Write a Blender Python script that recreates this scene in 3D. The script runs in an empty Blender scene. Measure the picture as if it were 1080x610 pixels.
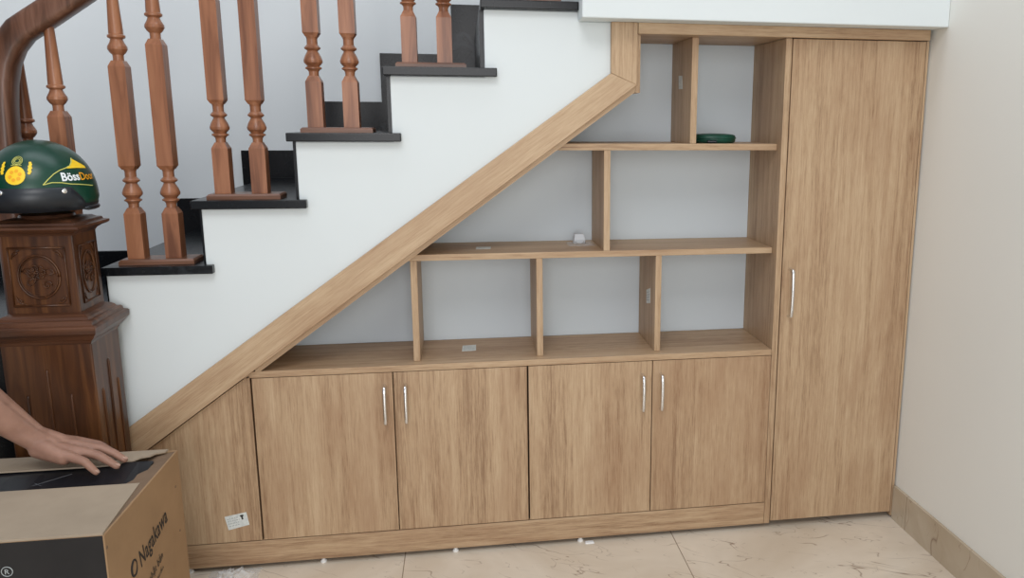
import bpy, bmesh, math, random
from mathutils import Vector, Matrix
random.seed(7)
C = bpy.context.scene.collection
SC = bpy.context.scene

# ------------------------------------------------------------------ materials
def srgb(r, g, b):
    f = lambda c: (c/255/12.92 if c/255 <= .04045 else ((c/255+.055)/1.055)**2.4)
    return (f(r), f(g), f(b), 1)

def new_mat(name, col, rough=.6, spec=.5, metal=0):
    m = bpy.data.materials.new(name); m.use_nodes = True
    b = m.node_tree.nodes['Principled BSDF']
    b.inputs['Base Color'].default_value = col
    b.inputs['Roughness'].default_value = rough
    b.inputs['Specular IOR Level'].default_value = spec
    b.inputs['Metallic'].default_value = metal
    return m

class NT:
    def __init__(s, m): s.t = m.node_tree; s.n = s.t.nodes; s.l = s.t.links; s.b = s.n['Principled BSDF']
    def node(s, typ, **kw):
        n = s.n.new(typ)
        for k, v in kw.items(): setattr(n, k, v)
        return n
    def link(s, a, b): s.l.new(a, b)
    def noise(s, vec, scale, detail=3, rough=.5, dist=0):
        n = s.node('ShaderNodeTexNoise'); n.inputs['Scale'].default_value = scale
        n.inputs['Detail'].default_value = detail; n.inputs['Roughness'].default_value = rough
        n.inputs['Distortion'].default_value = dist
        s.link(vec, n.inputs['Vector']); return n.outputs['Fac']
    def ramp(s, fac, stops):
        r = s.node('ShaderNodeValToRGB'); e = r.color_ramp.elements
        while len(e) < len(stops): e.new(.5)
        for el, (p, c) in zip(e, stops): el.position = p; el.color = c
        s.link(fac, r.inputs[0]); return r.outputs[0]
    def mix(s, mode, fac, a, b):
        m = s.node('ShaderNodeMix', data_type='RGBA', blend_type=mode)
        for sock, v in ((m.inputs[0], fac), (m.inputs[6], a), (m.inputs[7], b)):
            if hasattr(v, 'is_output'): s.link(v, sock)
            else: sock.default_value = v
        return m.outputs[2]
    def objcoord(s, scale=(1, 1, 1), rot=(0, 0, 0), rnd=True):
        tc = s.node('ShaderNodeTexCoord'); v = tc.outputs['Object']
        if rnd:
            oi = s.node('ShaderNodeObjectInfo')
            mu = s.node('ShaderNodeVectorMath', operation='SCALE'); mu.inputs[0].default_value = (3.7, 5.3, 7.9)
            s.link(oi.outputs['Random'], mu.inputs['Scale'])
            ad = s.node('ShaderNodeVectorMath', operation='ADD'); s.link(v, ad.inputs[0]); s.link(mu.outputs[0], ad.inputs[1]); v = ad.outputs[0]
        r = s.node('ShaderNodeMapping'); r.inputs['Rotation'].default_value = rot; s.link(v, r.inputs[0])
        m = s.node('ShaderNodeMapping'); m.inputs['Scale'].default_value = scale; s.link(r.outputs[0], m.inputs[0])
        return m.outputs[0]
    def bump(s, h, strength=.2, dist=.001):
        b = s.node('ShaderNodeBump'); b.inputs['Strength'].default_value = strength; b.inputs['Distance'].default_value = dist
        s.link(h, b.inputs['Height']); s.link(b.outputs[0], s.b.inputs['Normal'])

def laminate(name, along='Z', rot=(0, 0, 0), light=(198, 172, 140), dark=(146, 116, 88), knots=True, mid=(180, 151, 119)):
    """oak-look melamine, grain running along one axis"""
    m = new_mat(name, (1, 1, 1, 1), .48, .4); t = NT(m)
    s = {'Z': (1, 1, .028), 'X': (.028, 1, 1), 'Y': (1, .028, 1)}[along]
    v = t.objcoord(s, rot)
    broad = t.noise(v, 11, 3, .6, .25)
    v3 = t.objcoord({'Z': (1, 1, .05), 'X': (.05, 1, 1), 'Y': (1, .05, 1)}[along], rot)
    fine = t.noise(v3, 330, 5, .75, .05)
    med = t.noise(v, 75, 5, .7, .15)
    a = t.node('ShaderNodeMath', operation='MULTIPLY_ADD'); t.link(med, a.inputs[0]); a.inputs[1].default_value = .5
    b = t.node('ShaderNodeMath', operation='MULTIPLY'); t.link(broad, b.inputs[0]); b.inputs[1].default_value = .5
    t.link(b.outputs[0], a.inputs[2])
    c = t.node('ShaderNodeMath', operation='MULTIPLY_ADD'); t.link(fine, c.inputs[0]); c.inputs[1].default_value = .62; t.link(a.outputs[0], c.inputs[2])
    col = t.ramp(c.outputs[0], [(.66, srgb(*dark)), (.79, srgb(*mid)), (.97, srgb(*light))])
    mott = t.ramp(t.noise(t.objcoord({'Z': (1, 1, .3), 'X': (.3, 1, 1), 'Y': (1, .3, 1)}[along], rot), 7, 4, .65, .4), [(.45, (0, 0, 0, 1)), (.72, (.5, .5, .5, 1))])
    col = t.mix('MIX', mott, col, srgb(150, 112, 82))
    if knots:
        s2 = {'Z': (1, 0, .24), 'X': (.24, 0, 1), 'Y': (1, .24, 0)}[along]
        v2 = t.objcoord(s2, rot)
        vo = t.node('ShaderNodeTexVoronoi'); vo.inputs['Scale'].default_value = 3.4; vo.inputs['Randomness'].default_value = 1
        t.link(v2, vo.inputs['Vector'])
        k = t.ramp(vo.outputs['Distance'], [(0.0, (1, 1, 1, 1)), (.045, (.6, .6, .6, 1)), (.13, (0, 0, 0, 1))])
        br = t.ramp(fine, [(.35, (.25, .25, .25, 1)), (.7, (1, 1, 1, 1))])
        km = t.mix('MULTIPLY', 1.0, k, br)
        hh = t.node('ShaderNodeMath', operation='MULTIPLY'); t.link(km, hh.inputs[0]); hh.inputs[1].default_value = .8
        col = t.mix('MIX', hh.outputs[0], col, srgb(112, 78, 50))
    t.link(col, t.b.inputs['Base Color'])
    t.bump(fine, .08, .0005)
    return m

LV = laminate('laminate_vertical', 'Z')
LH = laminate('laminate_horizontal', 'X')
LD = laminate('laminate_depth', 'X', knots=False, light=(178, 148, 114), dark=(136, 106, 76), mid=(160, 130, 98))
SL = math.atan(.7303)
LS = laminate('laminate_sloping', 'X', rot=(0, SL, 0))

def painted(name, c, rough=.75, bump=.12):
    m = new_mat(name, srgb(*c), rough, .25); t = NT(m)
    v = t.objcoord(rnd=False)
    n = t.noise(v, 2.2, 3)
    a = tuple(x*.97 for x in srgb(*c)[:3])+(1,)
    t.link(t.ramp(n, [(.3, a), (.7, srgb(*c))]), t.b.inputs['Base Color'])
    t.bump(t.noise(v, 60, 4), bump, .001)
    return m
WHITE = painted('white_wall_paint', (221, 228, 229))
BACKW = painted('stairwell_paint', (228, 233, 234))
CREAM = painted('cream_wall_paint', (232, 232, 225))
PANELW = new_mat('white_board', srgb(206, 216, 222), .55, .3)

def granite():
    m = new_mat('black_granite', srgb(20, 22, 25), .22, .28); t = NT(m)
    v = t.objcoord(rnd=False)
    n = t.noise(v, 160, 3, .7); n2 = t.noise(v, 3, 4, .6, 1.5)
    c1 = t.ramp(n, [(.6, srgb(14, 16, 19)), (.85, srgb(44, 48, 52))])
    c2 = t.ramp(n2, [(.62, (0, 0, 0, 1)), (.66, (.5, .5, .5, 1)), (.70, (0, 0, 0, 1))])
    t.link(t.mix('MIX', c2, c1, srgb(52, 56, 60)), t.b.inputs['Base Color'])
    return m
GRAN = granite()

def varnish(name, light, mid, dark, along='Z', rough=.28, scale=1):
    m = new_mat(name, (1, 1, 1, 1), rough, .5); t = NT(m)
    s = {'Z': (1, 1, .07), 'X': (.07, 1, 1)}[along]
    v = t.objcoord(s)
    a = t.noise(v, 34*scale, 4, .6, 1.2)
    col = t.ramp(a, [(.3, srgb(*dark)), (.5, srgb(*mid)), (.72, srgb(*light))])
    t.link(col, t.b.inputs['Base Color'])
    t.b.inputs['Specular IOR Level'].default_value = .38
    return m
BAL = varnish('baluster_wood', (168, 116, 84), (144, 95, 67), (106, 65, 44))
RAIL = varnish('handrail_wood', (128, 92, 74), (98, 66, 50), (70, 46, 34))
NEW = varnish('newel_wood', (106, 68, 38), (76, 45, 25), (48, 27, 15), rough=.3)
NEWH = varnish('newel_moulding_wood', (108, 72, 52), (82, 52, 36), (56, 35, 24), 'X', rough=.3)
PLATE = varnish('baluster_plate_wood', (130, 92, 72), (112, 76, 56), (90, 60, 44), 'X')

def marble(name, tiled, base=(196, 184, 166)):
    m = new_mat(name, (1, 1, 1, 1), .16 if tiled else .25, .5); t = NT(m)
    v = t.objcoord(rot=(0, 0, .5), rnd=False)
    big = t.noise(v, 2.5, 4, .6, .8)
    b = base
    col = t.ramp(big, [(.3, srgb(b[0]-14, b[1]-17, b[2]-20)), (.55, srgb(*b)), (.75, srgb(b[0]+14, b[1]+13, b[2]+12))])
    for sc, w, off, st in ((1.9, .0035, 0, .7), (2.7, .003, 4.1, .6), (4.2, .003, 9.3, .5)):
        mp = t.node('ShaderNodeMapping'); mp.inputs['Location'].default_value = (off, off*.7, off*.3); mp.inputs['Scale'].default_value = (1, 2.6, 1)
        t.link(v, mp.inputs[0])
        n = t.noise(mp.outputs[0], sc*1.6, 3, .5, .5)
        vein = t.ramp(n, [(.5-w*1.6, (0, 0, 0, 1)), (.5, (1, 1, 1, 1)), (.5+w*1.6, (0, 0, 0, 1))])
        msk = t.ramp(t.noise(mp.outputs[0], sc*2.6, 2), [(.50, (0, 0, 0, 1)), (.58, (st, st, st, 1))])
        col = t.mix('MIX', t.mix('MULTIPLY', 1, vein, msk), col, srgb(112, 84, 66))
    tc = t.node('ShaderNodeTexCoord'); sp = t.node('ShaderNodeSeparateXYZ'); t.link(tc.outputs['Object'], sp.inputs[0])
    def joint(sock, off, col):
        a = t.node('ShaderNodeMath', operation='ADD'); t.link(sock, a.inputs[0]); a.inputs[1].default_value = 72 - off
        f = t.node('ShaderNodeMath', operation='MODULO'); t.link(a.outputs[0], f.inputs[0]); f.inputs[1].default_value = .72
        g = t.node('ShaderNodeMath', operation='LESS_THAN'); t.link(f.outputs[0], g.inputs[0]); g.inputs[1].default_value = .0025
        return t.mix('MIX', g.outputs[0], col, srgb(146, 130, 112))
    if tiled: col = joint(sp.outputs[0], 1.065, col)
    col = joint(sp.outputs[1], -.5 if tiled else -.078, col)
    t.link(col, t.b.inputs['Base Color'])
    return m
FLOOR = marble('marble_floor_tiles', True, (220, 209, 192)); SKIRT = marble('marble_baseboard', False, (190, 177, 156))

CHROME = new_mat('brushed_chrome', (.82, .82, .82, 1), .22, .5, 1)
WPL = new_mat('white_plastic', srgb(232, 232, 230), .5)
INK = new_mat('black_ink', srgb(38, 34, 32), .7)
def cardboard(name, c):
    m = new_mat(name, srgb(*c), .85, .15); t = NT(m); v = t.objcoord(rnd=False)
    n = t.noise(v, 6, 4, .6); n2 = t.noise(t.objcoord((1, 1, .1), rnd=False), 200, 2)
    d = tuple(x*.82 for x in srgb(*c)[:3])+(1,)
    t.link(t.ramp(n, [(.3, d), (.65, srgb(*c))]), t.b.inputs['Base Color']); t.bump(n2, .15, .0006)
    return m
CARD = cardboard('brown_cardboard', (164, 134, 102)); CARDIN = cardboard('inner_cardboard', (132, 110, 90)); CARDTOP = cardboard('cardboard_flap_outside', (172, 156, 136))
BLACKP = cardboard('black_printed_cardboard', (50, 48, 47))
DARKP = new_mat('smooth_near_black', srgb(26, 27, 32), .35)
def simple_noise(name, a, b, scale, rough=.5, spec=.5):
    m = new_mat(name, srgb(*a), rough, spec); t = NT(m)
    t.link(t.ramp(t.noise(t.objcoord(rnd=False), scale, 3), [(.35, srgb(*a)), (.65, srgb(*b))]), t.b.inputs['Base Color']); return m
GREEN = simple_noise('green_helmet_gloss', (6, 54, 40), (8, 62, 46), 12, .3)
DKGREEN = simple_noise('dark_green_plastic', (8, 58, 46), (12, 74, 58), 14, .45)
NAVY = simple_noise('black_helmet_band', (24, 28, 34), (32, 38, 44), 12, .35)
YEL = new_mat('yellow_print', srgb(246, 206, 40), .45); ORG = new_mat('orange_print', srgb(240, 168, 30), .45)
WPR = new_mat('white_print', srgb(232, 238, 240), .45); LINE = new_mat('pale_yellow_line', srgb(206, 206, 110), .45)
STK = simple_noise('sticker_paper', (226, 230, 226), (206, 212, 210), 120, .6)
def skin():
    m = new_mat('skin', srgb(196, 148, 124), .5, .4); t = NT(m); v = t.objcoord(rnd=False)
    t.link(t.ramp(t.noise(v, 30, 4), [(.3, srgb(140, 104, 87)), (.7, srgb(162, 124, 106))]), t.b.inputs['Base Color'])
    t.b.inputs['Subsurface Weight'].default_value = .08; t.b.inputs['Subsurface Radius'].default_value = (.01, .004, .002)
    t.bump(t.noise(v, 180, 3), .2, .0006); return m
SKIN = skin(); NAIL = new_mat('fingernail', srgb(180, 146, 130), .3); CLOTH = simple_noise('dark_shirt_cloth', (44, 48, 58), (54, 58, 68), 60, .9)
FILM = new_mat('clear_plastic_film', (1, 1, 1, 1), .12)
fb = FILM.node_tree.nodes['Principled BSDF']; fb.inputs['Alpha'].default_value = .3; fb.inputs['Base Color'].default_value = srgb(235, 238, 240)

# ------------------------------------------------------------------ mesh helpers
class MB:
    def __init__(s): s.v = []; s.f = []; s.m = []; s.mi = 0
    def add(s, vs, fs):
        o = len(s.v); s.v += [Vector(v) for v in vs]
        for f in fs: s.f.append([i+o for i in f]); s.m.append(s.mi)
        return s
    def box(s, x0, x1, y0, y1, z0, z1):
        v = [(x, y, z) for x in (x0, x1) for y in (y0, y1) for z in (z0, z1)]
        return s.add(v, [(0, 1, 3, 2), (4, 6, 7, 5), (0, 4, 5, 1), (2, 3, 7, 6), (0, 2, 6, 4), (1, 5, 7, 3)])
    def prism(s, poly, y0, y1, axis='Y'):
        """polygon in XZ (or YZ / XY) extruded along the remaining axis"""
        n = len(poly)
        mk = {'Y': lambda a, b, t: (a, t, b), 'X': lambda a, b, t: (t, a, b), 'Z': lambda a, b, t: (a, b, t)}[axis]
        v = [mk(a, b, y0) for a, b in poly]+[mk(a, b, y1) for a, b in poly]
        return s.add(v, [tuple(range(n)), tuple(range(2*n-1, n-1, -1))]+[(i, (i+1) % n+0, (i+1) % n+n, i+n) for i in range(n)])
    def loft(s, rings, cap=True):
        n = len(rings[0]); o = len(s.v); vs = [p for r in rings for p in r]; fs = []
        for k in range(len(rings)-1):
            for i in range(n):
                j = (i+1) % n; fs.append((k*n+i, k*n+j, (k+1)*n+j, (k+1)*n+i))
        if cap: fs.append(tuple(range(n-1, -1, -1))); fs.append(tuple((len(rings)-1)*n+i for i in range(n)))
        return s.add(vs, fs)
    def lathe(s, cx, cy, prof, n=24, cap=True):
        return s.loft([[(cx+r*math.cos(2*math.pi*i/n), cy+r*math.sin(2*math.pi*i/n), z) for i in range(n)] for r, z in prof], cap)
    def rectloft(s, prof, cap=True):
        """prof: (x0,x1,y0,y1,z)"""
        return s.loft([[(a, c, z), (b, c, z), (b, d, z), (a, d, z)] for a, b, c, d, z in prof], cap)
    def tube(s, pts, rad, n=10, up=None, cap=True):
        pts = [Vector(p) for p in pts]
        if not hasattr(rad, '__len__'): rad = [rad]*len(pts)
        rings = []; N = Vector(up) if up else None
        for i, p in enumerate(pts):
            t = (pts[min(i+1, len(pts)-1)]-pts[max(i-1, 0)]).normalized()
            if N is None: N = Vector((0, 0, 1)) if abs(t.z) < .9 else Vector((1, 0, 0))
            N = (N-t*N.dot(t)).normalized(); B = t.cross(N)
            rings.append([p+(N*math.cos(a)+B*math.sin(a))*rad[i] for a in [2*math.pi*k/n for k in range(n)]])
        return s.loft(rings, cap)
    def build(s, name, mat, parent=None, loc=None, smooth=None, bevel=0):
        loc = Vector(loc) if loc else Vector((0, 0, 0))
        base = origin_of(parent) if parent else Vector((0, 0, 0))
        if parent: off = base+loc*0; l = Vector((0, 0, 0))
        else: off = loc; l = loc
        me = bpy.data.meshes.new(name); me.from_pydata([v-off for v in s.v], [], s.f); me.update()
        mats = mat if isinstance(mat, (list, tuple)) else [mat]
        for mm in mats: me.materials.append(mm)
        for p, mi in zip(me.polygons, s.m): p.material_index = mi
        bm = bmesh.new(); bm.from_mesh(me); bmesh.ops.recalc_face_normals(bm, faces=bm.faces); bm.to_mesh(me); bm.free()
        o = bpy.data.objects.new(name, me); C.objects.link(o); o.location = l
        if parent: o.parent = parent
        if smooth: me.shade_smooth() if smooth >= 180 else smooth_by_angle(me, smooth)
        if bevel:
            b = o.modifiers.new('bevel', 'BEVEL'); b.width = bevel; b.segments = 2; b.limit_method = 'ANGLE'
        return o
def origin_of(o):
    v = Vector((0, 0, 0))
    while o: v = v+o.location; o = o.parent
    return v
def smooth_by_angle(me, deg):
    me.shade_smooth()
    bm = bmesh.new(); bm.from_mesh(me); a = math.radians(deg)
    for e in bm.edges:
        if len(e.link_faces) == 2 and e.calc_face_angle(0) > a: e.smooth = False
    bm.to_mesh(me); bm.free()
def tag(o, label, cat, group=None, kind=None):
    o['label'] = label; o['category'] = cat
    if group: o['group'] = group
    if kind: o['kind'] = kind
    return o
def thing(name, label, cat, loc, group=None):
    o = bpy.data.objects.new(name, None); C.objects.link(o); o.location = loc; o.empty_display_size = .05
    return tag(o, label, cat, group)
def struct(mb, name, mat, **k):
    o = mb.build(name, mat, **k); o['kind'] = 'structure'; return o
def text_mesh(txt, size, bold=0.0, spacing=1.0, shear=0):
    cu = bpy.data.curves.new('lettering', 'FONT'); cu.body = txt; cu.size = size; cu.offset = bold*size
    cu.space_character = spacing; cu.shear = shear; cu.align_x = 'LEFT'; cu.resolution_u = 3
    o = bpy.data.objects.new('lettering', cu); C.objects.link(o)
    bpy.context.view_layer.update()
    me = bpy.data.meshes.new_from_object(o.evaluated_get(bpy.context.evaluated_depsgraph_get()))
    vs = [v.co.copy() for v in me.vertices]; fs = [tuple(p.vertices) for p in me.polygons]
    bpy.data.objects.remove(o); bpy.data.curves.remove(cu); bpy.data.meshes.remove(me)
    return vs, fs
def lin(x): return .341+(x+.243)*.7303       # lower edge of the sloping trim
def upl(x): return .408+(x+.267)*.7215       # upper edge of the sloping trim

# ------------------------------------------------------------------ setting
XR = 1.7256
struct(MB().box(-3.2, XR+.1, -5, .86, -.08, 0), 'floor', FLOOR)
struct(MB().box(-3.2, XR+.1, .76, .86, 0, 3.2), 'wall_back', BACKW)
struct(MB().box(XR, XR+.1, -5, .76, 0, 3.2), 'wall_right', CREAM)
struct(MB().box(XR-.009, XR, -4.9, -.004, 0, .1), 'baseboard_right', SKIRT)
nose = [-.298, -.095, .123, .345, .572]
tz = [.788, .9385, 1.093, 1.245, 1.400]
wx = [-.296, -.078, .140, .360, .580]
# solid flight: stepped top, sloping underside
poly = [(wx[0], lin(wx[0])+.02)]
for k in range(5):
    poly.append((wx[k], tz[k]-.02)); poly.append((wx[k+1] if k < 4 else .81, tz[k]-.02))
poly += [(.81, 1.3575), (.90, 1.3575), (.90, lin(.90)+.02)]
struct(MB().prism(poly, 0, .76), 'wall_stairside', WHITE, bevel=.003)
struct(MB().box(.803, XR, -.075, .76, 1.3575, 1.62), 'wall_landing', WHITE, bevel=.003)
# inner soffit closing the space behind the open shelves
# casing boards around the opening
m = MB(); m.prism([(-.30, lin(-.30)), (.947, lin(.947)), (.8825, upl(.8825)), (-.30, upl(-.30))], -.015, 0)
struct(m, 'trim_1', LS, bevel=.0012)
m = MB(); m.prism([(.947, lin(.947)), (.947, 1.3572), (.8825, 1.3572), (.8825, upl(.8825)+.0005)], -.015, 0)
struct(m, 'trim_2', LV, bevel=.0012)
struct(MB().box(.9485, 1.7145, -.015, 0, 1.3310, 1.3572), 'trim_3', LH, bevel=.0012)

# stair treads
st = thing('staircase', 'black granite stair treads stepping up over the white stair wall', 'stairs', (.1, .36, 0))
for k in range(5):
    x1 = wx[k+1] if k < 4 else .803
    m = MB().box(nose[k], x1, 0, .748, tz[k]-.02, tz[k])
    m.box(nose[k], (nose[k+1]+.036) if k < 4 else .803, -.02, -.0005, tz[k]-.02, tz[k])
    m.build('tread', GRAN, st, bevel=.002)
for k in range(5):
    MB().box(wx[k]-.010, wx[k]-.0005, .02, .748, (tz[k-1] if k else .637)+.0005, tz[k]-.0205).build('riser', GRAN, st)
# lower landing of the same stone beyond the newel
MB().box(-1.3, -.307, -.004, .748, 0, .636).build('landing', GRAN, st, bevel=.003)
# stepped skirting on the far stairwell wall
zs = [.636]+tz; xs = [-1.3]+[n-.075 for n in nose]
top = []; 
for k in range(6):
    top += [(xs[k], zs[k]+.087-(.012 if k == 0 else 0)), ((xs[k+1] if k < 5 else .803), zs[k]+.087-(.012 if k == 0 else 0))]
bot = [(.803, zs[5])]
for k in range(5, 0, -1): bot += [(nose[k-1], zs[k]), (nose[k-1], zs[k-1])]
bot += [(-1.3, .636)]
struct(MB().prism(top+bot, .748, .76), 'baseboard_stairs', GRAN)

# ------------------------------------------------------------------ stair railing
rl = thing('stair_railing', 'reddish brown wooden stair railing with turned balusters on black steps', 'railing', (0, .045, .79))
def baluster(cx, cy, z0, zt, zs, ztop):
    """z0 foot, zt tread, zs shoulder of the upper square block, ztop meets the rail"""
    m = MB(); h = .0178
    sq = lambda a, z: (cx-a, cx+a, cy-a, cy+a, z)
    m.rectloft([sq(h, z0), sq(h, zt+.117), sq(.011, zt+.131)])
    m.lathe(cx, cy, [(.0125, zt+.122), (.011, zt+.135), (.0115, zt+.141), (.0145, zt+.145), (.0185, zt+.147), (.0185, zt+.150), (.0135, zt+.153),
        (.0165, zt+.156), (.0210, zt+.161), (.0215, zt+.166), (.0185, zt+.175), (.0135, zt+.184), (.0118, zt+.188), (.0175, zt+.192), (.0185, zt+.195), (.0165, zt+.197),
        (.0122, zt+.202), (.0120, zt+.214), (.0160, zt+.226)])
    m.rectloft([sq(.0125, zt+.219), sq(h, zt+.228), sq(h, zs), sq(.012, zs+.013)])
    m.lathe(cx, cy, [(.0125, zs+.008), (.0110, zs+.018), (.0115, zs+.026), (.0165, zs+.031), (.0205, zs+.038), (.0200, zs+.044), (.0150, zs+.053), (.0125, zs+.060),
        (.0185, zs+.064), (.0185, zs+.068), (.0150, zs+.071), (.0150, zs+.078), (.0100, ztop)])
    return m
def railbot(x): return 1.314+(x+.374)*.683
for k in range(5):
    n = nose[k]; z = tz[k]
    pl = MB().rectloft([(n+.028, n+.192, 0.008, .082, z), (n+.028, n+.192, 0.008, .082, z+.008), (n+.032, n+.188, .012, .078, z+.012)])
    pl.build('baluster_plate', PLATE, rl)
    for dx, up in ((.060, .450), (.142, .499)):
        x = n+dx; b = baluster(x, .045, z+.012, z, z+up, railbot(x)+.01)
        b.build('baluster', BAL, rl, smooth=19)
zl = .636
MB().rectloft([(-.50, -.33, .008, .082, zl), (-.50, -.33, .008, .082, zl+.012)]).build('baluster_plate', PLATE, rl)
baluster(-.374, .045, zl+.012, zl, zl+.490, railbot(-.374)+.01).build('baluster', BAL, rl, smooth=19)
baluster(-.478, .115, zl, zl, zl+.415, 1.27).build('baluster', BAL, rl, smooth=19)
# hand rail: rounded section swept up the flight, easing down to a vertical drop
path = [(-.497, .640), (-.497, .80), (-.496, 1.0), (-.4935, 1.08), (-.490, 1.15), (-.484, 1.20), (-.473, 1.245), (-.455, 1.283), (-.430, 1.313), (-.400, 1.333), (-.374, 1.350),
        (-.30, 1.4005), (-.1, 1.537), (.3, 1.810), (.8, 2.152)]
sec = []
for i in range(20):
    a = 2*math.pi*i/20; c, s_ = math.cos(a), math.sin(a)
    e = .55
    sec.append((math.copysign(abs(c)**e, c)*.031, math.copysign(abs(s_)**e, s_)*.029))
rings = []
for i, (x, z) in enumerate(path):
    a = Vector(path[max(i-1, 0)]); b = Vector(path[min(i+1, len(path)-1)]); t = (b-a).normalized(); nrm = Vector((-t.y, t.x))
    rings.append([(x+nrm.x*q, .045+w, z+nrm.y*q) for w, q in sec])
MB().loft(rings).build('handrail', RAIL, rl, smooth=50)

# ------------------------------------------------------------------ newel post
NX0, NX1, NY0, NY1 = -.446, -.270, -.172, -.030
nw = thing('newel_post', 'dark carved square newel post at the foot of the railing', 'newel post', ((NX0+NX1)/2, (NY0+NY1)/2, 0))
cut = MB().box(NX0, NX1, NY0, NY1, 0, .656)
cut.build('body', NEW, nw, bevel=.003)
def ring(o, z): return (NX0-o, NX1+o, NY0-o, NY1+o*(1 if o < .02 else 1), z)
MB().rectloft([ring(0, .650), ring(.003, .657), ring(.010, .664), ring(.014, .670), ring(.019, .676), ring(.020, .688), ring(.017, .691), ring(.011, .693),
               ring(.010, .699), ring(.007, .702), ring(.001, .703), ring(-.002, .708), ring(-.008, .712), ring(-.019, .716)]).build('ledge', NEWH, nw)
UX0, UX1, UY0, UY1 = -.430, -.2905, -.152, -.036
MB().rectloft([(UX0, UX1, UY0, UY1, .712), (UX0+.003, UX1-.001, UY0+.001, UY1-.001, .886)]).build('upper_block', NEW, nw, bevel=.002)
def cr(o, z): return (UX0-o+.002, UX1+o, UY0-o, UY1+o, z)
MB().rectloft([cr(-.001, .880), cr(.002, .885), cr(.009, .890), cr(.017, .893), cr(.021, .896), cr(.021, .901), cr(.012, .903), cr(.010, .908), cr(.002, .910), cr(-.004, .914), cr(-.02, .916)]).build('cap', NEWH, nw)
ncx, ncy = (UX0+UX1)/2, (UY0+UY1)/2
MB().lathe(ncx, ncy, [(.050, .914), (.052, .917), (.050, .922), (.040, .925), (.012, .927)], 32).build('cap_disc', NEWH, nw, smooth=40)
# carved relief, on the front and on the right face
def relief(face):
    if face == 'front':
        w, h = .054, .062; P = lambda u, v, d: Vector((ncx-.003+u, UY0-.0004-d, .794+v))
    else:
        w, h = .038, .062; P = lambda u, v, d: Vector((UX1+.0004+d, ncy+u, .794+v))
    def line(pts, r=.0016, closed=False, d=.0003):
        m = MB()
        q = [P(u, v, d) for u, v in pts]
        if closed: q.append(q[0])
        return m.tube(q, r, 6)
    m = MB()
    def addl(pts, r=.0016, closed=False, d=.0003):
        x = line(pts, r, closed, d); m.add(x.v, x.f)
    sx = w/.054
    addl([(-w, -h), (w, -h)], .0022); addl([(-w, h), (w, h)], .0022); addl([(-w, -h), (-w, h)], .0018); addl([(w, -h), (w, h)], .0018)
    N = 40
    addl([(.040*sx*math.cos(2*math.pi*i/N), .046*math.sin(2*math.pi*i/N)) for i in range(N)], .0022, True)
    addl([(.036*sx*math.cos(2*math.pi*i/N), .042*math.sin(2*math.pi*i/N)) for i in range(N)], .0011, True)
    # blossom with curling petals, leaves and a bud
    for k in range(7):
        a = 2*math.pi*k/7; cxp, czp = -.004*sx+.011*sx*math.cos(a), .010+.009*math.sin(a)
        addl([(cxp+.0065*sx*math.cos(2*math.pi*i/12), czp+.006*math.sin(2*math.pi*i/12)) for i in range(12)], .0013, True, .001)
    addl([(-.004*sx+.003*sx*math.cos(2*math.pi*i/8), .010+.003*math.sin(2*math.pi*i/8)) for i in range(8)], .0018, True, .0015)
    addl([(.014*sx+.010*sx*math.cos(t*.5)*(1-t/18), -.018+.011*math.sin(t*.5)*(1-t/18)) for t in range(18)], .0014, False, .001)
    addl([(-.032*sx, .012), (-.026*sx, .018), (-.018*sx, .016), (-.012*sx, .008)], .0014); addl([(-.032*sx, .012), (-.024*sx, .008), (-.014*sx, .006)], .0014)
    addl([(.006*sx, .010), (.018*sx, .018), (.027*sx, .014), (.032*sx, .006)], .0014); addl([(.006*sx, .006), (.018*sx, .004), (.030*sx, .008)], .0014)
    addl([(-.006*sx, -.002), (-.010*sx, -.012), (-.018*sx, -.018), (-.024*sx, -.014), (-.020*sx, -.006), (-.012*sx, -.004)], .0015)
    for s1 in (-1, 1):
        for s2 in (-1, 1):
            addl([(s1*(w-.005), s2*(h-.022)), (s1*(w-.008), s2*(h-.012)), (s1*(w-.014), s2*(h-.006)), (s1*(w-.022*sx), s2*(h-.005))], .0014)
            addl([(s1*(w-.009), s2*(h-.018)), (s1*(w-.013*sx), s2*(h-.013)), (s1*(w-.018*sx), s2*(h-.010))], .0012)
    return m
relief('front').build('carving', NEW, nw, smooth=180); relief('right').build('carving', NEW, nw, smooth=180)
for x, z1 in ((-.405, .540), (-.362, .596), (-.320, .540)):
    MB().tube([(x, NY0+.0005, z1), (x, NY0-.0005, z1-.006), (x, NY0-.0005, .10), (x, NY0+.0005, .09)], .0028, 8).build('flute', NEW, nw, smooth=180)
for y, z1 in ((-.140, .540), (-.101, .596), (-.062, .540)):
    MB().tube([(NX1-.0005, y, z1), (NX1+.0005, y, z1-.006), (NX1+.0005, y, .10), (NX1-.0005, y, .09)], .0028, 8).build('flute', NEW, nw, smooth=180)

# ------------------------------------------------------------------ helmet
HC = Vector((-.364, -.096, .9385)); HR = math.radians(-28)       # centre of the rim, front turned left
ha, hb, hh = .107, .100, .140                                    # half length, half width, height
def hpt(th, v, off=0.0):
    """th: azimuth in world (0 = towards -Y, + = towards +X); v: height above rim"""
    a = th-HR
    c, s_ = math.cos(a), math.sin(a)
    r = 1/math.sqrt((c/ha)**2+(s_/hb)**2)
    k = max(0, 1-(max(v-.018, 0)/(hh-.018))**2.15)**.5
    k *= 1-.05*max(0, (.018-v)/.018)
    r = r*k+off
    return HC+Vector((r*math.sin(th), -r*math.cos(th), v))
hm = thing('motorcycle_helmet', 'dark green half helmet with yellow emblem resting on the newel post', 'helmet', tuple(HC))
m = MB(); rings = []
lv = [0, .006, .012, .018]+[.018+(hh-.018)*math.sin(math.pi/2*i/14) for i in range(1, 15)]
N = 64
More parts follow.
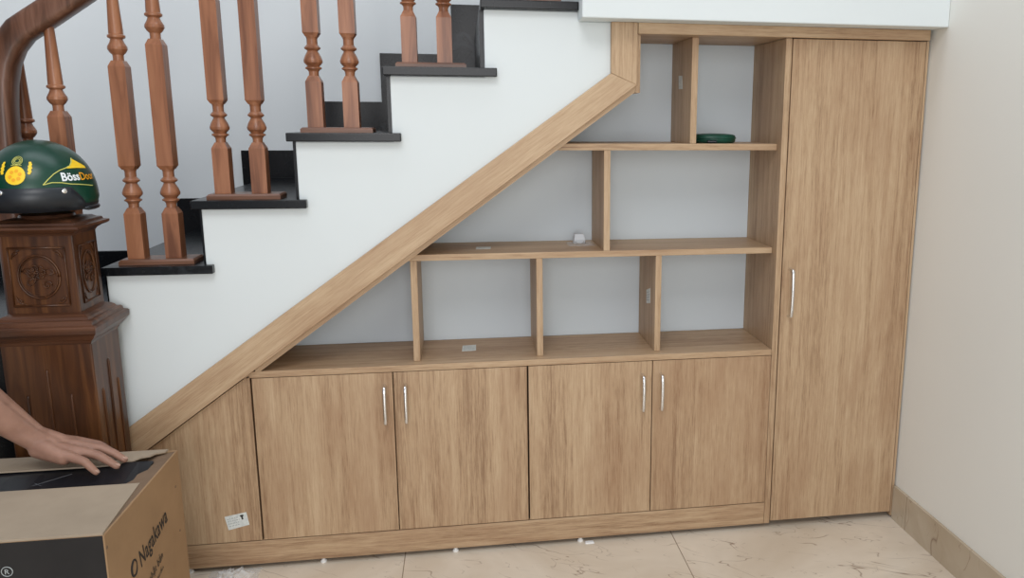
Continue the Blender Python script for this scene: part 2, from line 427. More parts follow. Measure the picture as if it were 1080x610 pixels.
for v in lv[:-1]:
    rings.append([hpt(2*math.pi*i/N, v) for i in range(N)])
rings.append([HC+Vector((.001*math.sin(2*math.pi*i/N), -.001*math.cos(2*math.pi*i/N), hh-.0002)) for i in range(N)])
m.loft(rings, cap=False)
# inner surface, so the shell has thickness
inner = [[HC+(p-HC)*.93 for p in r] for r in rings]
m.loft([[p for p in rings[0]], inner[0]], cap=False); m.loft(inner, cap=False)
m.build('shell', GREEN, hm, smooth=180)
def bandh(th):
    d = abs((th-HR+math.pi) % (2*math.pi)-math.pi)
    return .045 if d < math.radians(84) else max(.008, .045-(d-math.radians(84))*.11)
m = MB()
R0, R1, R2, R3 = [], [], [], []
for i in range(96):
    th = 2*math.pi*i/96; b = bandh(th); q = .0036*min(1, b/.045)**.7
    R0.append(hpt(th, -.004, -.004)); R1.append(hpt(th, -.005, q)); R2.append(hpt(th, b-.002, q)); R3.append(hpt(th, b, .0005))
    
m.loft([R0, R1, [hpt(2*math.pi*i/96, bandh(2*math.pi*i/96)*.5, .0042*min(1, bandh(2*math.pi*i/96)/.045)**.7) for i in range(96)], R2, R3], cap=False)
m.build('rim_band', NAVY, hm, smooth=180)
for deg in (-14, 47):
    th = math.radians(deg); p = hpt(th, .037, .0045); d = (p-HC); d.z = 0; d.normalize()
    MB().tube([p-d*.002, p+d*.0008, p+d*.0022], [.0050, .0050, .0028], 14).build('rivet', CHROME, hm, smooth=40)['label'] = 'round silver rivet'
# rear lip under the right side
m = MB(); ps = [hpt(math.radians(a), -.003, .0005) for a in range(74, 122, 6)]
m.tube(ps, [.003]+[.0055]*(len(ps)-2)+[.003], 8); m.build('ear_edge', NAVY, hm, smooth=180)
# emblem: yellow disc with petals, wheat ears and a small crest
def on_helmet(vs, fs, th0, v0, off=.0012, parts=1):
    mm = MB(); mm.add([hpt(th0+x/(.105), v0+y, off) for x, y in vs], fs); return mm
def disc2(cx, cy, rx, ry, n=20, rings_=3):
    vs = [(cx, cy)]; fs = []
    for k in range(1, rings_+1):
        for i in range(n):
            a = 2*math.pi*i/n; vs.append((cx+rx*k/rings_*math.cos(a), cy+ry*k/rings_*math.sin(a)))
    for i in range(n):
        j = (i+1) % n; fs.append((0, 1+i, 1+j))
        for k in range(rings_-1): fs.append((1+k*n+i, 1+(k+1)*n+i, 1+(k+1)*n+j, 1+k*n+j))
    return vs, fs
E0, EV = math.radians(0), .071
v_, f_ = disc2(0, 0, .0195, .0185)
on_helmet(v_, f_, E0, EV, .0012).build('emblem_disc', YEL, hm)['label'] = 'round yellow printed disc'
m = MB()
for k in range(6):
    a = 2*math.pi*k/6+.3; v_, f_ = disc2(.0095*math.cos(a), .0090*math.sin(a), .0038, .0034, 10, 1); q = on_helmet(v_, f_, E0, EV, .0018); m.add(q.v, q.f)
m.build('emblem_petals', ORG, hm)
for s1 in (-1, 1):
    m = MB()
    for k in range(7):
        cx = s1*(.0265+.0012*(k % 2)); cy = .004+k*.0034
        v_, f_ = disc2(cx+s1*.0004*k, cy, .0045-.0004*abs(k-3), .0024, 8, 1); q = on_helmet(v_, f_, E0, EV, .0013+.0001*k); m.add(q.v, q.f)
    m.build('emblem_wheat_ear', YEL, hm)
m = MB()
for k in range(3):
    pts = [hpt(E0+(.0115-.003*k)*math.cos(a)/.105, EV+.0285+(.0085-.0024*k)*math.sin(a), .0012) for a in [2*math.pi*i/20 for i in range(21)]]
    m.tube(pts, .0006, 5)
m.tube([hpt(E0+x/.105, EV+y, .0012) for x, y in ((-.011, .0195), (0, .0215), (.011, .0195))], .0007, 5)
m.build('emblem_crest', LINE, hm)
# side flash with the lettering
T0, TV = math.radians(30), .074
def hl(pts, r=.0008):
    return MB().tube([hpt(math.radians(a), v, .001) for a, v in pts], r, 6)
hl([(27, .051), (33, .062), (40, .072), (48, .079), (57, .083), (64, .087), (70, .094), (75, .102)], .0010).build('flash_line', LINE, hm)
hl([(27, .051), (36, .055), (46, .054), (57, .050), (70, .048), (90, .043)], .0010).build('flash_line', LINE, hm)
m = MB(); a = [(58, .084), (64, .088), (70, .095), (74, .102), (82, .094), (92, .085)]; b_ = [(58, .082), (64, .082), (70, .082), (74, .082), (82, .081), (92, .080)]
for i in range(5):
    m.add([hpt(math.radians(t), v, .0012) for t, v in (a[i], a[i+1], b_[i+1], b_[i])], [(0, 1, 2, 3)])
m.build('flash_patch', YEL, hm)
def curved_text(txt, size, th0, v0, mat, bold=.012, rad=.105):
    vs, fs = text_mesh(txt, size, bold)
    w = max(v.x for v in vs)
    q = on_helmet([(v.x, v.y) for v in vs], fs, th0, v0, .0014); q.build('lettering', mat, hm); return w
w = curved_text('Böss', .0235, math.radians(47), .0575, WPR, .028)
curved_text('Door', .0225, math.radians(47)+(w+.001)/.105, .0570, ORG, .012)

# ------------------------------------------------------------------ cupboards and open shelves
G = .0012
Z0, Z1, Z2, Z3 = .0125, .0763, .5046, .5206
D = .230
# plinth on little feet
pl = thing('plinth', 'long oak-look plinth board under the low cupboards', 'plinth', (.5, .02, 0))
MB().box(-.30, 1.3305, 0, .017, Z0, Z1-.001).build('board', LH, pl, bevel=.001)
for x in (.141, .477, .811, -.18):
    MB().lathe(x, .009, [(.008, 0), (.008, .004), (.005, .006), (.005, .03)], 14).build('foot', WPL, pl, smooth=40)['label'] = 'small white plastic levelling foot'

def handle(parent, x, z0, z1, mat=CHROME):
    m = MB(); n = 16; pts = []; zc = (z0+z1)/2; h = (z1-z0)/2
    prof = [(-1, 0), (-1, .012), (-.985, .019), (-.93, .0225)]+[(-.93+1.86*i/8, .0225+.0035*math.sin(math.pi*i/8)) for i in range(1, 8)]+[(.93, .0225), (.985, .019), (1, .012), (1, 0)]
    rings = []
    P = [Vector((x, -d, zc+t*h)) for t, d in prof]
    for i, p in enumerate(P):
        t = (P[min(i+1, len(P)-1)]-P[max(i-1, 0)]).normalized(); nn = Vector((1, 0, 0)); b = t.cross(nn)
        wdt = .0042; th = .0030
        rings.append([p+nn*wdt*math.cos(a)+b*th*math.sin(a) for a in [2*math.pi*k/12 for k in range(12)]])
    m.loft(rings)
    o = m.build('handle', mat, parent, smooth=50); o['label'] = 'slim silver bow handle'; return o
def cupboard(name, label, x0, x1, xm, hz):
    t = thing(name, label, 'cupboard', ((x0+x1)/2, .1, Z1), 'two-door low cupboards under the worktop')
    c = MB(); c.box(x0+.002, x0+.018, .019, D, Z1, Z2-.0005); c.box(x1-.018, x1-.002, .019, D, Z1, Z2-.0005)
    c.box(x0+.0185, x1-.0185, .019, D, Z1, Z1+.016); c.box(x0+.0185, x1-.0185, D-.006, D, Z1+.0165, Z2-.0005)
    c.build('carcass', LV, t)
    for a, b, hx in ((x0, xm-G, hz[0]), (xm+G, x1, hz[1])):
        d = MB().box(a, b, 0, .017, Z1+.0012, Z2-.0015).build('door', LV, t, bevel=.001)
        handle(d, hx, *hz[2])
    return t
cupboard('low_cupboard', 'low two-door cupboard next to the slanted corner cupboard', .002, .6706, .3356, (.3150, .3660, (.374, .471)))
cupboard('low_cupboard', 'low two-door cupboard directly left of the tall narrow cupboard', .6748, 1.3303, 1.0019, (.9745, 1.0245, (.371, .468)))
# triangular corner unit
cc = thing('corner_cupboard', 'slanted triangular cupboard front under the low end of the stairs', 'cupboard', (-.15, .1, Z1))
MB().prism([(-.30, Z1+.0012), (-.0022, Z1+.0012), (-.0022, lin(-.0022)-.0035), (-.30, lin(-.30)-.0035)], 0.0, .017).build('front_panel', LV, cc, bevel=.001)
MB().prism([(-.018, Z1), (-.002, Z1), (-.002, lin(-.002)-.03), (-.018, lin(-.018)-.03)], .019, D).build('side_panel', LV, cc)
def sticker(parent, quad, name='paper_sticker', lab='white paper label', ink=True, nrm=(0, -1, 0)):
    q = [Vector(v)+Vector(nrm)*.0006 for v in quad]
    m = MB(); b = [v-Vector(nrm)*.0005 for v in q]
    m.add(q+b, [(0, 1, 2, 3), (7, 6, 5, 4), (0, 4, 5, 1), (1, 5, 6, 2), (2, 6, 7, 3), (3, 7, 4, 0)])
    if ink:
        m.mi = 1
        P = lambda u, v: q[0].lerp(q[1], u).lerp(q[3].lerp(q[2], u), v)+Vector(nrm)*.0003
        if ink == 2:
            def bar(u0, u1, v0, v1): m.add([P(u0, v0), P(u1, v0), P(u1, v1), P(u0, v1)], [(0, 1, 2, 3)])
            bar(.68, .84, .12, .24); bar(.72, .80, .24, .48)
        else:
            def bar(u0, u1, v0, v1): m.add([P(u0, v0), P(u1, v0), P(u1, v1), P(u0, v1)], [(0, 1, 2, 3)])
        m.mi = 2
        for r in range(4):
            u = .08
            while u < (.6 if ink == 2 else .88):
                w = random.uniform(.04, .12); bar(u, min(u+w, .9), .2+r*.18, .25+r*.18); u += w+.04
    o = m.build(name, [STK, INK, new_grey], parent); o['label'] = lab; return o
new_grey = new_mat('grey_ink', srgb(168, 174, 174), .7)
sticker(cc, [(-.087, 0, .1475), (-.035, 0, .1565), (-.030, 0, .122), (-.080, 0, .111)], ink=2)

# worktop over the low cupboards
ct = thing('worktop', 'long oak-look worktop on the low cupboards under the open shelves', 'worktop', (.65, .1, Z2))
MB().prism([((Z2-.341)/.7303-.243-.0, Z2), (1.3305, Z2), (1.3305, Z3), ((Z3-.341)/.7303-.243+.002, Z3)], 0, D+.0).build('board', LH, ct, bevel=.001)
sticker(ct, [(.509, .159, Z3), (.545, .163, Z3), (.544, .107, Z3), (.507, .104, Z3)], nrm=(0, 0, 1), lab='small white label on the worktop')

# open shelving
S = .0300
sh = thing('bookcase', 'open oak-look shelving with white back fitted beneath the sloping stairs', 'bookcase', (.85, .12, Z3))
def xs_of(z): return (z-.341)/.7303-.243
off = .015                                         # sloping lining board thickness measured downwards
MB().prism([(.012, lin(.012)), (.9455, lin(.9455)), (.9455, lin(.9455)-off), (.012, lin(.012)-off)], .0005, D).build('sloping_lining', LS, sh)
MB().box(.9458, .9575, .0005, D, lin(.947)-.018, 1.3305).build('upright_lining', LV, sh)
def shelf(z0, z1):
    MB().prism([(xs_of(z0)+.020, z0), (1.3308, z0), (1.3308, z1), (xs_of(z1)+.022, z1)], S, D-.001).build('shelf', LH, sh, bevel=.0008)
shelf(.7790, .7946); shelf(1.0510, 1.0677)
def divider(x0, x1, z0, z1):
    return MB().box(x0, x1, S, D-.001, z0, z1).build('divider', LV, sh, bevel=.0008)
divider(.3869, .4030, Z3+.0003, .7787); divider(.7003, .7163, Z3+.0003, .7787)
dC = divider(1.0127, 1.0287, Z3+.0003, .7787)
divider(.8742, .8905, .7949, 1.0507); dF = divider(1.0965, 1.1128, 1.0680, 1.3305)
MB().box(.958, 1.3308, S*0+.001, D-.001, 1.3308, 1.3468).build('top_panel', LH, sh)
MB().prism([(xs_of(Z3)+.03, Z3+.0003), (1.3308, Z3+.0003), (1.3308, 1.3305), (.9578, 1.3305), (.9578, lin(.947)-.016), ((xs_of(Z3)+.03), lin(xs_of(Z3)+.03)-off-.001)], D, D+.008).build('back_panel', PANELW, sh)
MB().box(1.3312, 1.3475, 0, .60, Z0, 1.3305).build('side_panel', LV, sh, bevel=.001)
sticker(dC, [(1.0127, .133, .667), (1.0127, .088, .681), (1.0127, .085, .640), (1.0127, .130, .630)], nrm=(-1, 0, 0), lab='small white label on the divider')
sticker(dF, [(1.0965, .155, 1.243), (1.0965, .121, 1.241), (1.0965, .113, 1.207), (1.0965, .152, 1.208)], nrm=(-1, 0, 0), lab='small pale label on the divider', ink=False)
shelves = [o for o in sh.children if o.name.startswith('shelf')]
sticker(shelves[0], [(.552, .140, .7946), (.590, .138, .7946), (.588, .100, .7946), (.550, .102, .7946)], nrm=(0, 0, 1), lab='faint paper label lying on the shelf', ink=False)

# tall cupboard
tc = thing('tall_cupboard', 'tall narrow oak-look cupboard with one door beside the cream wall', 'cupboard', (1.53, .3, 0))
c = MB(); c.box(1.7148, 1.7215, 0.0, .60, .006, 1.3305); c.box(1.348, 1.7143, .592, .60, .05, 1.3305); c.box(1.348, 1.7143, .02, .5915, .035, .051)
c.build('carcass', LV, tc)
d = MB().box(1.3502, 1.7135, 0, .017, .0190, 1.3295).build('door', LV, tc, bevel=.001)
handle(d, 1.3720, .612, .742)

# small things left on the shelves and the floor
g = thing('green_cap', 'flat dark green cap lying on the topmost shelf', 'cap', (1.185, .11, 1.0677))
gm = MB(); N = 40
def oval(rx, ry, z, sq=1): return [(1.182+rx*math.cos(2*math.pi*i/N), .11+ry*math.sin(2*math.pi*i/N), 1.0677+z) for i in range(N)]
gm.loft([oval(.054, .048, .0003), oval(.0590, .052, .004), oval(.060, .053, .012), oval(.059, .052, .0195), oval(.052, .046, .0225), oval(.03, .026, .0245), oval(.008, .007, .025)])
gm.build('crown', DKGREEN, g, smooth=60)
gm = MB(); gm.tube([(1.182+.0605*math.cos(a), .11+.0525*math.sin(a), 1.0677+.013) for a in [2*math.pi*i/N for i in range(N+1)]], .0018, 6); gm.build('edge_seam', DKGREEN, g, smooth=180)
gm = MB(); gm.tube([(1.150+.012*i/4, .0555-.0008*i, 1.0677+.0045) for i in range(9)], .0035, 8); gm.build('dark_opening', NAVY, g, smooth=180)  # dark bar standing in for the shaded opening at the lower edge

pk = thing('hardware_packet', 'little clear packet of white fittings on the middle shelf', 'packet', (.835, .165, .7946))
m = MB(); m.rectloft([(.813, .845, .158, .180, .7947), (.815, .846, .156, .182, .806), (.817, .842, .160, .178, .822)]); m.build('fittings_block', new_mat('frosted_fittings', srgb(205, 210, 214), .5), pk, bevel=.002)
m = MB(); nx, ny = 10, 6
vs = [(.795+.075*i/nx, .115+.07*j/ny, .7953+abs(random.gauss(0, .004))*(1 if 0 < i < nx and 0 < j < ny else .2)) for j in range(ny+1) for i in range(nx+1)]
m.add(vs, [(j*(nx+1)+i, j*(nx+1)+i+1, (j+1)*(nx+1)+i+1, (j+1)*(nx+1)+i) for j in range(ny) for i in range(nx)])
m.build('clear_bag', FILM, pk, smooth=180)

m = MB(); nx, ny = 16, 14; vs = []
for j in range(ny+1):
    for i in range(nx+1):
        u, v = i/nx-.5, j/ny-.5
        hgt = .0008+max(0, .030*(1-(u*u+v*v)*5))*random.uniform(.2, 1)
        vs.append((-.070+.12*u+random.gauss(0, .003), -.045+.10*v+random.gauss(0, .003), hgt))
m.add(vs, [(j*(nx+1)+i, j*(nx+1)+i+1, (j+1)*(nx+1)+i+1, (j+1)*(nx+1)+i) for j in range(ny) for i in range(nx)])
tag(m.build('plastic_wrapper', FILM, loc=(-.07, -.045, 0)), 'crumpled clear plastic wrapper on the floor by the plinth', 'plastic wrapper')
m = MB().rectloft([(.822, .846, -.012, .0, .0002), (.823, .845, -.011, -.001, .0035)])
tag(m.build('plaster_chip', WPL, loc=(.834, -.006, 0)), 'tiny white chip on the floor before the plinth', 'debris')

# ------------------------------------------------------------------ cardboard box
BX0, BX1, BY0, BY1, BZ = -.70, -.092, -.617, -.250, .430
bx = thing('cardboard_box', 'opened brown cardboard carton with black printed side under the hand', 'box', ((BX0+BX1)/2, (BY0+BY1)/2, 0))
t_ = .004
m = MB()
m.box(BX0, BX1, BY0, BY0+t_, 0, BZ); m.box(BX0, BX1, BY1-t_, BY1, 0, BZ)
m.box(BX1-t_, BX1, BY0+t_, BY1-t_, 0, BZ); m.box(BX0, BX0+t_, BY0+t_, BY1-t_, 0, BZ); m.box(BX0+t_, BX1-t_, BY0+t_, BY1-t_, 0, .006)
m.build('carton', CARD, bx, bevel=.0012)
MB().box(BX0+.001, BX1-.0025, BY0-.0006, BY0+.0002, .02, BZ-.0005).build('printed_front', BLACKP, bx)['label'] = 'black printed front'
# near flap, lying closed
m = MB(); e = [(-.20, 0)]
m.add([(BX0+.002, BY0+.001, BZ+.0002), (BX1-.002, BY0+.001, BZ+.0002), (-.112, -.404, BZ-.006), (BX0+.004, -.404, BZ-.006),
       (BX0+.002, BY0+.001, BZ+.0042), (BX1-.002, BY0+.001, BZ+.0042), (-.112, -.404, BZ-.002), (BX0+.004, -.404, BZ-.002)],
      [(0, 3, 2, 1), (4, 5, 6, 7), (0, 1, 5, 4), (1, 2, 6, 5), (2, 3, 7, 6), (3, 0, 4, 7)])
m.build('flap', CARDTOP, bx)
# short end flap folded inward and torn
m = MB(); ys = [BY0+.008, -.55, -.50, -.46, -.43, -.40, -.37, -.34, -.31, -.28, BY1-.006]
top_ = [(BX1-t_, y, BZ-.001) for y in ys]; inn = [(BX1-.030-.010*math.sin(i*1.9)-.028*(i > 4), y, BZ-.006-.004*(i > 4)) for i, y in enumerate(ys)]
n = len(ys); m.add(top_+inn+[(a, b, c-.003) for a, b, c in top_]+[(a, b, c-.003) for a, b, c in inn],
      [(i, i+1, n+i+1, n+i) for i in range(n-1)]+[(2*n+i, 3*n+i, 3*n+i+1, 2*n+i+1) for i in range(n-1)]+[(n+i, n+i+1, 3*n+i+1, 3*n+i) for i in range(n-1)])
m.build('flap', CARDIN, bx)
# far flap with a ragged right end; a separate dark strip lies along its inner edge
rag = [(BX1-.018, BY1-.001), (-.112, -.262), (-.128, -.268), (-.135, -.282), (-.150, -.286), (-.160, -.300), (-.176, -.303), (-.186, -.316), (-.215, -.320)]
pl_ = [(BX0+.004, BY1-.001)]+rag+[(BX0+.004, -.322)]
m = MB().prism(pl_, BZ+.0004, BZ+.0036, 'Z'); m.build('flap', CARDTOP, bx)
m = MB(); k = 20; a_ = []; b_ = []
for i in range(k+1):
    x = BX0+.01+(-.122-BX0-.01)*i/k
    a_.append((x, -.300, BZ-.0005)); b_.append((x, -.404+.002*math.sin(i*1.7), BZ-.010-.004*random.random()))
m.add(a_+b_+[(x, y, z-.003) for x, y, z in a_+b_], [(i, i+1, k+2+i, k+1+i) for i in range(k)]+[(2*k+2+i, 3*k+3+i, 3*k+4+i, 2*k+3+i) for i in range(k)]+
      [(k+1+i, k+2+i, 3*k+4+i, 3*k+3+i) for i in range(k)])
pf = m.build('dark_strip', DARKP, bx); pf['label'] = 'black strip between the two flaps'
for a, b in (((-.335, -.350), (-.300, -.375)), ((-.325, -.378), (-.262, -.335)), ((-.40, -.372), (-.375, -.392)), ((-.402, -.390), (-.380, -.372))):
    MB().tube([(q[0], q[1], BZ-.0005+(q[1]+.300)*.105) for q in (a, b)], .0005, 5).build('scratch_mark', new_mat('scratch_grey', srgb(96, 98, 102), .7), bx)
# near-black block filling the carton below the flaps
MB().box(BX0+.02, BX1-.045, BY0+.02, BY1-.02, .01, BZ-.05).build('dark_block', DARKP, bx, bevel=.01)
# printing on the right-hand side
def side_text(txt, size, y0, z0, y1, z1, bold=.02, sp=1.0, mat=INK, name='lettering'):
    vs, fs = text_mesh(txt, size, bold, sp); w = max(v.x for v in vs)
    L = math.hypot(y1-y0, z1-z0); k = L/w; dy, dz = (y1-y0)/L, (z1-z0)/L
    mm = MB(); mm.add([(BX1+.0006, y0+v.x*k*dy-v.y*dz, z0+v.x*k*dz+v.y*dy) for v in vs], fs)
    mm.build(name, mat, bx)
side_text('Nagakawa', .050, -.490, .295, -.343, .317, .014, sp=1.06)
m = MB(); yc, zc = -.518, .312
m.tube([(BX1+.0004, yc+.0125*math.cos(a), zc+.0150*math.sin(a)) for a in [2*math.pi*i/28 for i in range(29)]], [.0009+.0016*abs(math.sin(math.pi*i/28)) for i in range(29)], 6)
m.tube([(BX1+.0004, yc-.010, zc-.016), (BX1+.0004, yc-.012, zc-.030), (BX1+.0004, yc-.006, zc-.040)], .0010, 5)
m.build('ring_logo', INK, bx)
side_text('à xứ nhật bản', .024, -.500, .236, -.385, .258, .010, sp=1.08)
side_text('tiêu chuẩn', .013, -.462, .220, -.388, .236, .0)
for y, z in ((-.283, .362), (-.283, .262), (-.612, .405)):
    MB().lathe(0, 0, [(.002, 0), (.002, .0006)], 10)
    m = MB(); m.tube([(BX1-.0002, y, z), (BX1+.0008, y, z)], .0028, 10); m.build('staple_hole', CARDIN, bx)
# registered mark on the front
m = MB(); m.tube([(-.246+.0085*math.cos(a), BY0-.0010, .378+.0085*math.sin(a)) for a in [2*math.pi*i/28 for i in range(29)]], .0007, 5)
vs, fs = text_mesh('R', .013, .0); m.add([(-.2502+v.x, BY0-.0012, .3735+v.y) for v in vs], fs)
m.build('registered_mark', new_grey, bx)

# ------------------------------------------------------------------ person reaching in: arm and hand
def capsule(m, a, b, ra, rb, n=18):
    a, b = Vector(a), Vector(b); t = (b-a).normalized(); N = Vector((0, 0, 1)) if abs(t.z) < .9 else Vector((1, 0, 0)); N = (N-t*N.dot(t)).normalized(); B = t.cross(N)
    rings = []
    for k in range(1, 6):
        ph = math.pi/2*(1-k/5.0); rings.append((a-t*ra*math.sin(ph), ra*math.cos(ph)))
    for k in range(0, 5):
        ph = math.pi/2*(k/5.0); rings.append((b+t*rb*math.sin(ph), rb*math.cos(ph)))
    m.loft([[c+(N*math.cos(2*math.pi*i/n)+B*math.sin(2*math.pi*i/n))*max(r, .0004) for i in range(n)] for c, r in rings])
def chain(m, pts, rad):
    for i in range(len(pts)-1): capsule(m, pts[i], pts[i+1], rad[i], rad[i+1])
ar = MB()
pinky = [(-.318, -.328, .487), (-.252, -.350, .473), (-.224, -.362, .467), (-.211, -.365, .453), (-.204, -.366, .4445)]
ringf = [(-.322, -.318, .489), (-.250, -.331, .478), (-.210, -.336, .468), (-.190, -.340, .456), (-.176, -.341, .4445)]
middle = [(-.324, -.304, .491), (-.257, -.308, .480), (-.213, -.311, .472), (-.189, -.314, .461), (-.171, -.316, .4475)]
index = [(-.322, -.290, .490), (-.268, -.284, .479), (-.229, -.285, .470), (-.210, -.288, .458), (-.196, -.290, .4475)]
thumb = [(-.330, -.290, .488), (-.312, -.264, .476), (-.286, -.248, .464), (-.262, -.244, .4485)]
dz = lambda L: [(x, y, z-.0055) for x, y, z in L]
pinky, ringf, middle, index, thumb = map(dz, (pinky, ringf, middle, index, thumb))
chain(ar, pinky, [.014, .0100, .0082, .0074, .0062])
chain(ar, ringf, [.015, .0110, .0090, .0080, .0068])
chain(ar, middle, [.015, .0115, .0094, .0084, .0070])
chain(ar, index, [.015, .0115, .0092, .0082, .0068])
chain(ar, thumb, [.016, .0130, .0105, .0085])
# palm, heel and wrist
capsule(ar, (-.326, -.322, .488), (-.270, -.345, .468), .018, .013); capsule(ar, (-.322, -.300, .492), (-.272, -.296, .474), .020, .013)
capsule(ar, (-.324, -.310, .490), (-.275, -.322, .470), .020, .014)
capsule(ar, (-.322, -.325, .477), (-.268, -.345, .463), .017, .013)
fore = [(-.322, -.311, .491), (-.336, -.314, .502), (-.357, -.320, .527), (-.380, -.330, .557), (-.415, -.345, .603), (-.452, -.362, .654), (-.500, -.390, .725), (-.528, -.405, .770)]
for dy, k in ((-.010, .86), (.010, .86)):
    chain(ar, [(x, y+dy*min(1, .7+.1*i), z) for i, (x, y, z) in enumerate(fore)], [r*k for r in (.024, .0245, .028, .033, .041, .045, .043, .041)])
upper = [(-.528, -.405, .770), (-.590, -.440, .900), (-.640, -.470, 1.03)]
upper = [(-.528, -.405, .770), (-.590, -.440, .900), (-.650, -.470, 1.02), (-.715, -.480, 1.125)]
chain(ar, upper, [.041, .043, .046, .050])
# other arm, neck and head
chain(ar, [(-.74, -.17, 1.13), (-.72, -.13, .93), (-.66, -.15, .76), (-.70, -.17, .60), (-.72, -.18, .56)], [.048, .042, .036, .026, .026])
capsule(ar, (-.72, -.18, .56), (-.73, -.19, .49), .028, .026)
for q in range(4): chain(ar, [(-.715-.010*q, -.165-.014*q, .49), (-.712-.010*q, -.162-.015*q, .45), (-.722-.010*q, -.164-.014*q, .415+.004*abs(q-1))], [.009, .0085, .007])
chain(ar, [(-.705, -.170, .54), (-.680, -.176, .50), (-.678, -.178, .465)], [.013, .011, .009])
chain(ar, [(-.80, -.33, 1.16), (-.735, -.33, 1.25)], [.055, .050])
capsule(ar, (-.705, -.33, 1.335), (-.655, -.33, 1.285), .088, .066); capsule(ar, (-.655, -.33, 1.268), (-.632, -.33, 1.240), .052, .034)
capsule(ar, (-.606, -.33, 1.322), (-.587, -.33, 1.292), .010, .013)
for sgn in (-1, 1):
    capsule(ar, (-.712, -.33+sgn*.084, 1.315), (-.700, -.33+sgn*.088, 1.285), .016, .011)
    capsule(ar, (-.616, -.33+sgn*.020, 1.341), (-.620, -.33+sgn*.042, 1.338), .012, .010)
capsule(ar, (-.606, -.347, 1.256), (-.606, -.313, 1.256), .009, .009)
pe = thing('person', 'person in dark clothes reaching in, bare forearm and hand resting on the carton flap', 'person', (-1.0, -.33, 0))
arm = ar.build('arm_and_hand', SKIN, pe, smooth=180)
r = arm.modifiers.new('remesh', 'REMESH'); r.mode = 'VOXEL'; r.voxel_size = .0024; r.use_smooth_shade = True
s = arm.modifiers.new('smooth', 'SMOOTH'); s.factor = .5; s.iterations = 6
for fgr, rr in ((pinky, .0058), (ringf, .0064), (middle, .0066), (index, .0064)):
    a, b = Vector(fgr[-2]), Vector(fgr[-1]); t = (b-a).normalized(); up = Vector((0, 0, 1)); up = (up-t*up.dot(t)).normalized(); sd = t.cross(up)
    c = b+up*(rr*.86)-t*.0015; m = MB(); rg = []
    for q, wd in ((-.0055, .62), (-.003, .85), (.001, .9), (.004, .75), (.006, .35)):
        rg.append([c+t*q+sd*wd*rr*.8*math.cos(th)+up*(.0011*math.sin(th)-.10*abs(q)) for th in [2*math.pi*i/12 for i in range(12)]])
    m.loft(rg); m.build('fingernail', NAIL, pe, smooth=180)
def garment(name, parts, mat, vox=.007, label=None):
    m = MB()
    for pts, rad in parts: chain(m, pts, rad)
    o = m.build(name, mat, pe, smooth=180)
    r = o.modifiers.new('remesh', 'REMESH'); r.mode = 'VOXEL'; r.voxel_size = vox; r.use_smooth_shade = True
    q = o.modifiers.new('smooth', 'SMOOTH'); q.factor = .5; q.iterations = 4
    if label: o['label'] = label
    return o
torso = []
for dy in (-.095, -.035, .035, .095):
    k = 1 if abs(dy) < .05 else .88
    torso.append(([(-1.02, -.33+dy*.8, .80), (-.97, -.33+dy*.85, .95), (-.89, -.33+dy, 1.07), (-.81, -.33+dy*1.15, 1.14)], [.100*k, .102*k, .108*k, .085*k]))
torso.append(([(-.80, -.33, 1.15), (-.740, -.48, 1.135), (-.655, -.472, 1.03), (-.622, -.456, .965)], [.07, .066, .060, .058]))
torso.append(([(-.80, -.33, 1.15), (-.750, -.18, 1.14), (-.73, -.14, 1.02), (-.725, -.135, .97)], [.07, .064, .056, .055]))
garment('shirt', torso, CLOTH, label='dark short-sleeved shirt')
TROU = simple_noise('grey_trouser_cloth', (62, 64, 70), (74, 76, 82), 60, .9)
garment('trousers', [([(-1.02, -.36, .82), (-1.02, -.43, .74), (-.955, -.45, .43), (-1.035, -.45, .09)], [.105, .088, .064, .056]),
                     ([(-1.02, -.30, .82), (-1.02, -.23, .74), (-.955, -.21, .43), (-1.035, -.21, .09)], [.105, .088, .064, .056])], TROU)
for y in (-.45, -.21):
    garment('shoe', [([(-1.05, y, .036), (-.98, y, .034), (-.87, y, .030)], [.036, .036, .030]), ([(-1.04, y, .05), (-1.03, y, .08)], [.036, .034])], NAVY, .005)
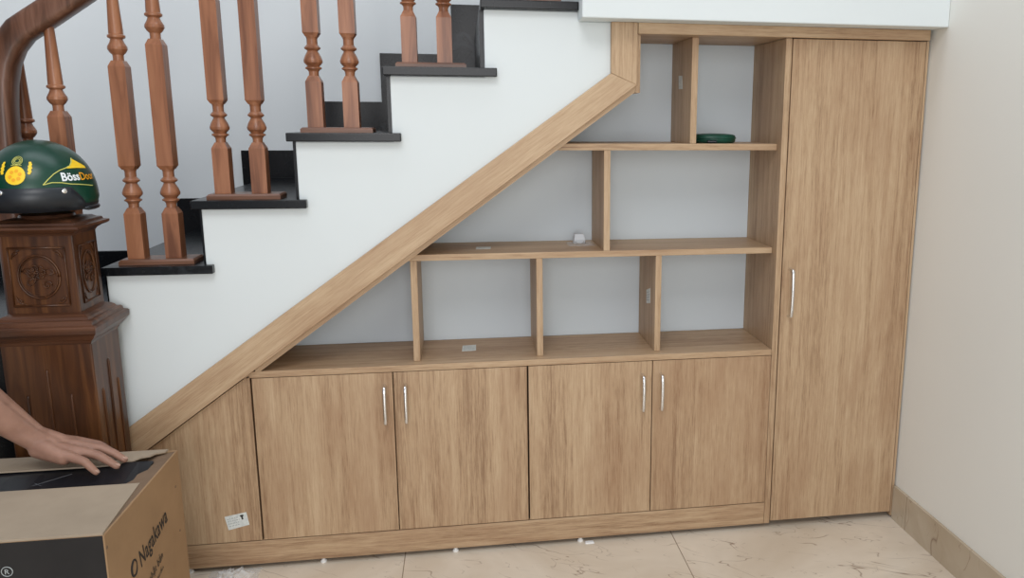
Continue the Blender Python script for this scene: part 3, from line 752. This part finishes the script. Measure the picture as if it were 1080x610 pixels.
garment('hair', [([(-.735, -.36, 1.34), (-.715, -.33, 1.385), (-.655, -.33, 1.372)], [.070, .060, .042]), ([(-.735, -.30, 1.34), (-.715, -.33, 1.385), (-.670, -.30, 1.368)], [.070, .060, .045]),
                 ([(-.670, -.36, 1.368), (-.740, -.33, 1.31)], [.045, .068])], simple_noise('black_hair', (22, 20, 20), (34, 30, 28), 90, .6), .005, 'short black hair')

# ------------------------------------------------------------------ light
w = bpy.data.worlds.new('daylight'); SC.world = w; w.use_nodes = True
bg = w.node_tree.nodes['Background']; bg.inputs[0].default_value = (.92, .98, 1.10, 1); bg.inputs[1].default_value = .455
def area(name, loc, target, sx, sy, power, col):
    l = bpy.data.lights.new(name, 'AREA'); l.shape = 'RECTANGLE'; l.size = sx; l.size_y = sy; l.energy = power; l.color = col
    o = bpy.data.objects.new(name, l); C.objects.link(o); o.location = loc
    o.rotation_euler = (Vector(target)-Vector(loc)).to_track_quat('-Z', 'Y').to_euler(); return o
area('front_soft_light', (.4, -4.6, 1.3), (.6, 0, .9), 1.8, 2.2, 58, (1.0, .99, .99))  # unseen soft source behind the camera, added as the main frontal light
area('stairwell_daylight', (.2, -.3, 3.3), (.1, .76, 1.3), 2.4, .8, 17, (.93, .98, 1.06))
area('overhead_fill', (.2, -2.2, 3.0), (.4, -1.2, 0), 1.2, 1.2, 29, (1.0, .99, .98))  # unseen fill light added overhead to lift the general brightness

# ------------------------------------------------------------------ camera
cam = bpy.data.cameras.new('camera'); co = bpy.data.objects.new('camera', cam); C.objects.link(co); SC.camera = co
f = Vector((.16497, .96785, -.18985)).normalized(); rt = Vector((.98595, -.16697, .00551)); rt = (rt-f*rt.dot(f)).normalized(); upv = rt.cross(f)
M = Matrix((rt, upv, -f)).transposed().to_4x4(); M.translation = Vector((.5243, -2.0022, 1.1237)); co.matrix_world = M
cam.sensor_fit = 'HORIZONTAL'; cam.sensor_width = 36; cam.lens = 854.574*36/1080
cam.shift_x = -95.061/1080; cam.shift_y = -12.139/1080; cam.clip_start = .02
vs = SC.view_settings
vs.view_transform = 'Standard'; vs.look = 'None'; vs.gamma = 1; vs.exposure = 0; vs.use_curve_mapping = False
